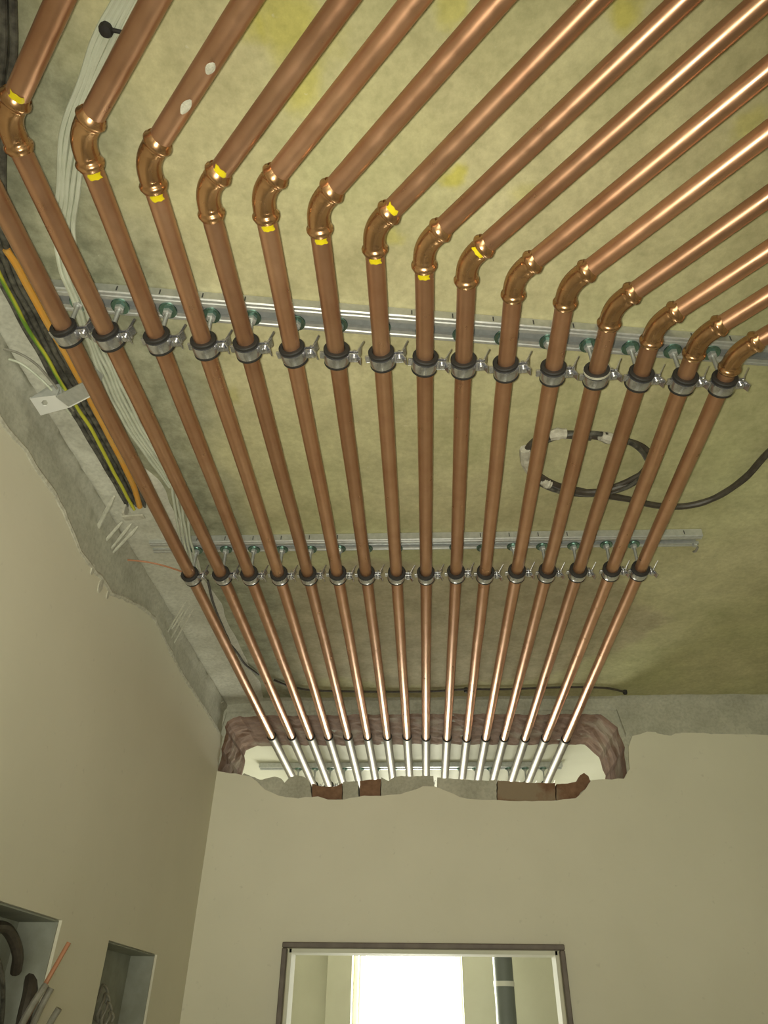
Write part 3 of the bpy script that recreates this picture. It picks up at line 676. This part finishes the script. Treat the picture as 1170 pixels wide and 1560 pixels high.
# coil of dark cable on the right with its tail
zc_ = ZC-0.022
def ell(cx, cy_, rx, ry, a0, a1, n): return [(cx+rx*math.cos(math.radians(a0+(a1-a0)*k/n)), cy_-ry*math.sin(math.radians(a0+(a1-a0)*k/n))) for k in range(n+1)]
coil = [(1230, 640), (1170, 690), (1135, 728), (1090, 758), (1045, 771), (1000, 770), (955, 760), (905, 752), (858, 742), (822, 728), (803, 703), (806, 680), (832, 664), (870, 661), (925, 667), (965, 675), (988, 690), (985, 712), (965, 732), (930, 746), (890, 750), (850, 740), (818, 722), (800, 698), (812, 675), (850, 663), (900, 666)]
z0 = [ZC-0.012]*2+[zc_+0.004]*5+[zc_]*8+[zc_-0.002]*4+[zc_-0.010]*8
pts = smooth_path([on_z(q[0], q[1], z0[k]) for k, q in enumerate(coil)], 6)
ro_ = pts[0].copy(); e = empty('coiled_cable', on_z(890, 705, zc_)); tag(e, 'coil of dark plaster-spattered cable with a tail running past the last pipe', 'cable')
eo = e.location.copy()
MB().tube(pts, [0.0072+0.0012*noise.noise(Vector((k*0.3, 2, 1))) for k in range(len(pts))], 10).build('cable_turns', 'blackc', e, True, eo)
MB().tube(smooth_path([on_z(*q, zc_-0.012) for q in ell(894, 707, 92, 47, 10, 335, 22)], 4), 0.0052, 9).build('cable_turns', 'black', e, True, eo)
c2_ = [(978, 722), (945, 738), (905, 750), (868, 748), (835, 738)]
MB().tube(smooth_path([on_z(q[0], q[1], zc_-0.004) for q in c2_], 6), 0.0062, 10).build('loose_end', 'blackc', e, True, eo)
for k, (q0, q1, q2, rr) in enumerate((((800, 684), (801, 702), (808, 716), 0.0105), ((838, 664), (850, 661), (862, 661), 0.0098), ((915, 664), (925, 667), (935, 669), 0.0095), ((826, 732), (832, 736), (838, 738), 0.009))):
    pp = smooth_path([on_z(*q, zc_-0.013) for q in (q0, q1, q2)], 4)
    MB().tube(pp, [rr*(0.95+0.5*abs(noise.noise(Vector((k, j*0.9, 2))))+0.1) for j in range(len(pp))], 9).build('plaster_crust', 'dust', e, True, eo)
# thin dark cable near the end wall
cable([(316, 884), (324, 915), (336, 948), (354, 984), (374, 1012), (393, 1028)], ZC-0.008, 0.0034, 'blackc', 'thin_cable', 'thin dark cable curving down beside the pipe nearest the left wall', wob=0.003)
cable([(418, 1036), (440, 1045), (470, 1051), (520, 1053), (600, 1054), (660, 1053), (710, 1050), (770, 1050), (860, 1047), (920, 1048), (952, 1054)], ZC-0.007, 0.0038, 'blackc', 'thin_cable', 'thin dark cable along the ceiling just before the end wall', wob=0.003)
for q, lab in (((710, 1051), 'small dark clip midway on the thin cable before the end wall'), ((952, 1054), 'small dark clip at the end of the thin cable before the end wall')):
    p = on_z(*q, ZC-0.006); ob = MB().lathe([(0, -0.010), (0.006, -0.009), (0.0085, -0.003), (0.008, 0.008), (0, 0.008)], 'Z', 10).build('cable_clip', 'rubber', None, True, None); ob.location = p; tag(ob, lab, 'clip')
cable([(152, 856), (178, 853), (215, 855), (250, 862), (292, 876)], ZC-0.045, 0.0022, 'redwire', 'bare_wire', 'thin reddish wire from the broken plaster to the first clamp', n=6)
# splintered, plaster-covered ends in the broken corner
def sliver(a, c, z, r, mat, label, sd):
    A, B = on_z(*a, z), on_z(*c, z-0.02); pp = [A+(B-A)*(k/7) for k in range(8)]
    rr = [r*(0.7+0.7*abs(noise.noise(Vector((k*0.8, sd, 3)))))*(0.5 if k in (0, 7) else 1) for k in range(8)]
    ob = MB().tube(pp, rr, 7).build('plastered_wire_end', mat, None, False, A); tag(ob, label, 'wire end', 'plastered wire ends in the broken corner'); return ob
for k, (a, c, r) in enumerate((((174, 756), (133, 834), 0.0055), ((186, 795), (150, 836), 0.0045), ((200, 798), (160, 848), 0.004), ((210, 802), (172, 842), 0.004))):
    sliver(a, c, ZC-0.056, r*1.15, 'pale_mortar', 'plaster-coated wire end sticking out of the broken corner under the dark bundle', k)
for k, (a, c) in enumerate((((284, 915), (250, 972)), ((289, 922), (254, 984)), ((296, 925), (259, 990)), ((280, 930), (262, 958)))):
    sliver(a, c, ZC-0.050, 0.0034, 'pale_mortar', 'pale straw-like wire end fanned out beside the first clamp of the middle rail', k+9)
sliver((341, 1069), (312, 1079), ZC-0.032, 0.0035, 'dust', 'single pale wire end near the top corner of the end wall', 20)
m = MB(); pa = on_z(204, 788, ZC-0.05); e = empty('plastered_bracket', pa); tag(e, 'plaster-covered bracket where the dark bundle enters the corner', 'bracket')
MB().box((0, 0, 0), (0.05, 0.016, 0.004), Matrix.Rotation(-0.1, 3, 'Z')).build('flange', 'dust', e, bevel=0.001)
MB().box((-0.022, -0.004, 0.014), (0.006, 0.022, 0.026)).build('side_plate', 'dust', e, bevel=0.001)
# flakes of plaster hanging from the edge of the left wall's plaster
for k, (q, s) in enumerate((((152, 893), 0.016), ((140, 868), 0.012), ((163, 907), 0.009))):
    p = on_x(*q, XL+0.012); m = MB(); n = 9
    pts = [(s*(0.6+0.4*noise.noise(Vector((math.cos(g*0.7)*2, math.sin(g*0.7)*2, k))))*math.cos(g*2*math.pi/n), 1.6*s*(0.7+0.4*noise.noise(Vector((g, k, 1))))*math.sin(g*2*math.pi/n)) for g in range(n)]
    m.prism(pts, [], lambda u, v, kk: (p.x-0.003+0.006*kk+0.05*v, p.y+u, p.z+v)); m.build('plaster_flake', 'dust', wall_left)

# ================================================================== boxes in the left wall
def wall_box(q, label, dep=0.075):
    e = empty('junction_box', (XL, (q['y0']+q['y1'])/2, q['zb'])); tag(e, label, 'junction box'); o = e.location.copy()
    y0, y1, z0_, z1 = q['y0']+0.001, q['y1']-0.001, q['zb']+0.001, q['zt']-0.001; X0, X1 = XL+0.006, XL-dep; t_ = 0.003
    for nm, c, d in (('back_panel', ((X1), (y0+y1)/2, (z0_+z1)/2), (t_, y1-y0, z1-z0_)), ('side_panel', ((X0+X1)/2, y0+t_/2, (z0_+z1)/2), (X0-X1, t_, z1-z0_)),
                     ('side_panel', ((X0+X1)/2, y1-t_/2, (z0_+z1)/2), (X0-X1, t_, z1-z0_)), ('side_panel', ((X0+X1)/2, (y0+y1)/2, z1-t_/2), (X0-X1, y1-y0-2*t_, t_)), ('side_panel', ((X0+X1)/2, (y0+y1)/2, z0_+t_/2), (X0-X1, y1-y0-2*t_, t_))):
        MB().box(c, d).build(nm, 'boxm', e, False, o)
    return e
wall_box(b1, 'large open junction box in the left wall, full of dark cables')
wall_box(b2, 'narrow open junction box in the left wall holding coiled grey wire', 0.06)
def wcable(px, xs_, r, mat, name, label, cat='cable', group=None):
    pts = smooth_path([on_x(q[0], q[1], XL+xs_[k]) for k, q in enumerate(px)], 7); o = pts[0].copy()
    ob = MB().tube(pts, r, 10).build(name, mat, None, True, o); tag(ob, label, cat, group); return ob
wcable([(-10, 1412), (8, 1414), (20, 1430), (27, 1455), (24, 1480)], [-0.03, -0.03, -0.025, -0.02, -0.03], 0.010, 'blackc', 'black_conduit', 'thick black conduit arching inside the large junction box')
wcable([(-14, 1450), (-4, 1460), (3, 1490), (4, 1530), (0, 1580)], [-0.03, -0.02, -0.015, -0.02, -0.03], 0.004, 'black', 'thin_black_cable', 'thin black cable arc at the edge of the large junction box')
wcable([(48, 1482), (46, 1510), (38, 1545), (30, 1590)], [-0.03, -0.012, -0.005, 0.0], 0.013, 'blackc', 'black_conduit', 'stubby black conduit hanging from the large junction box')
wcable([(105, 1436), (88, 1466), (72, 1494), (55, 1526), (38, 1556), (20, 1592)], [0.05, 0.04, 0.03, 0.018, 0.006, -0.01], 0.0042, 'redwire', 'orange_wire', 'stiff reddish orange wire poking out of the large junction box')
for k, (px, lab) in enumerate((([(78, 1505), (62, 1535), (44, 1575)], 'upper pale cut cable end below the orange wire'), ([(90, 1536), (78, 1556), (62, 1590)], 'lower pale cut cable end below the orange wire'), ([(70, 1500), (50, 1530), (28, 1570)], 'pale cut cable end lying against the orange wire'))):
    wcable(px, [0.035, 0.025, 0.008], 0.0062, 'greywire', 'cut_cable', lab)
# grey coil inside the narrow box
yc = (b2['y0']+b2['y1'])/2
for k in range(4):
    pts = []
    rr = 0.030-0.005*k; zc2 = wyz(180, 1528)[1]-0.012*k
    for j in range(20):
        g = 2*math.pi*j/19*0.93; pts.append(Vector((XL-0.045+0.010*k+0.003*math.sin(3*g), yc-0.004+rr*math.cos(g), zc2+1.2*rr*math.sin(g))))
    ob = MB().tube(smooth_path(pts, 2), 0.0035, 8).build('coiled_wire', 'greywire', None, True, pts[0].copy()); tag(ob, 'turn of grey wire coiled inside the narrow junction box', 'wire', 'grey wire turns in the narrow box')
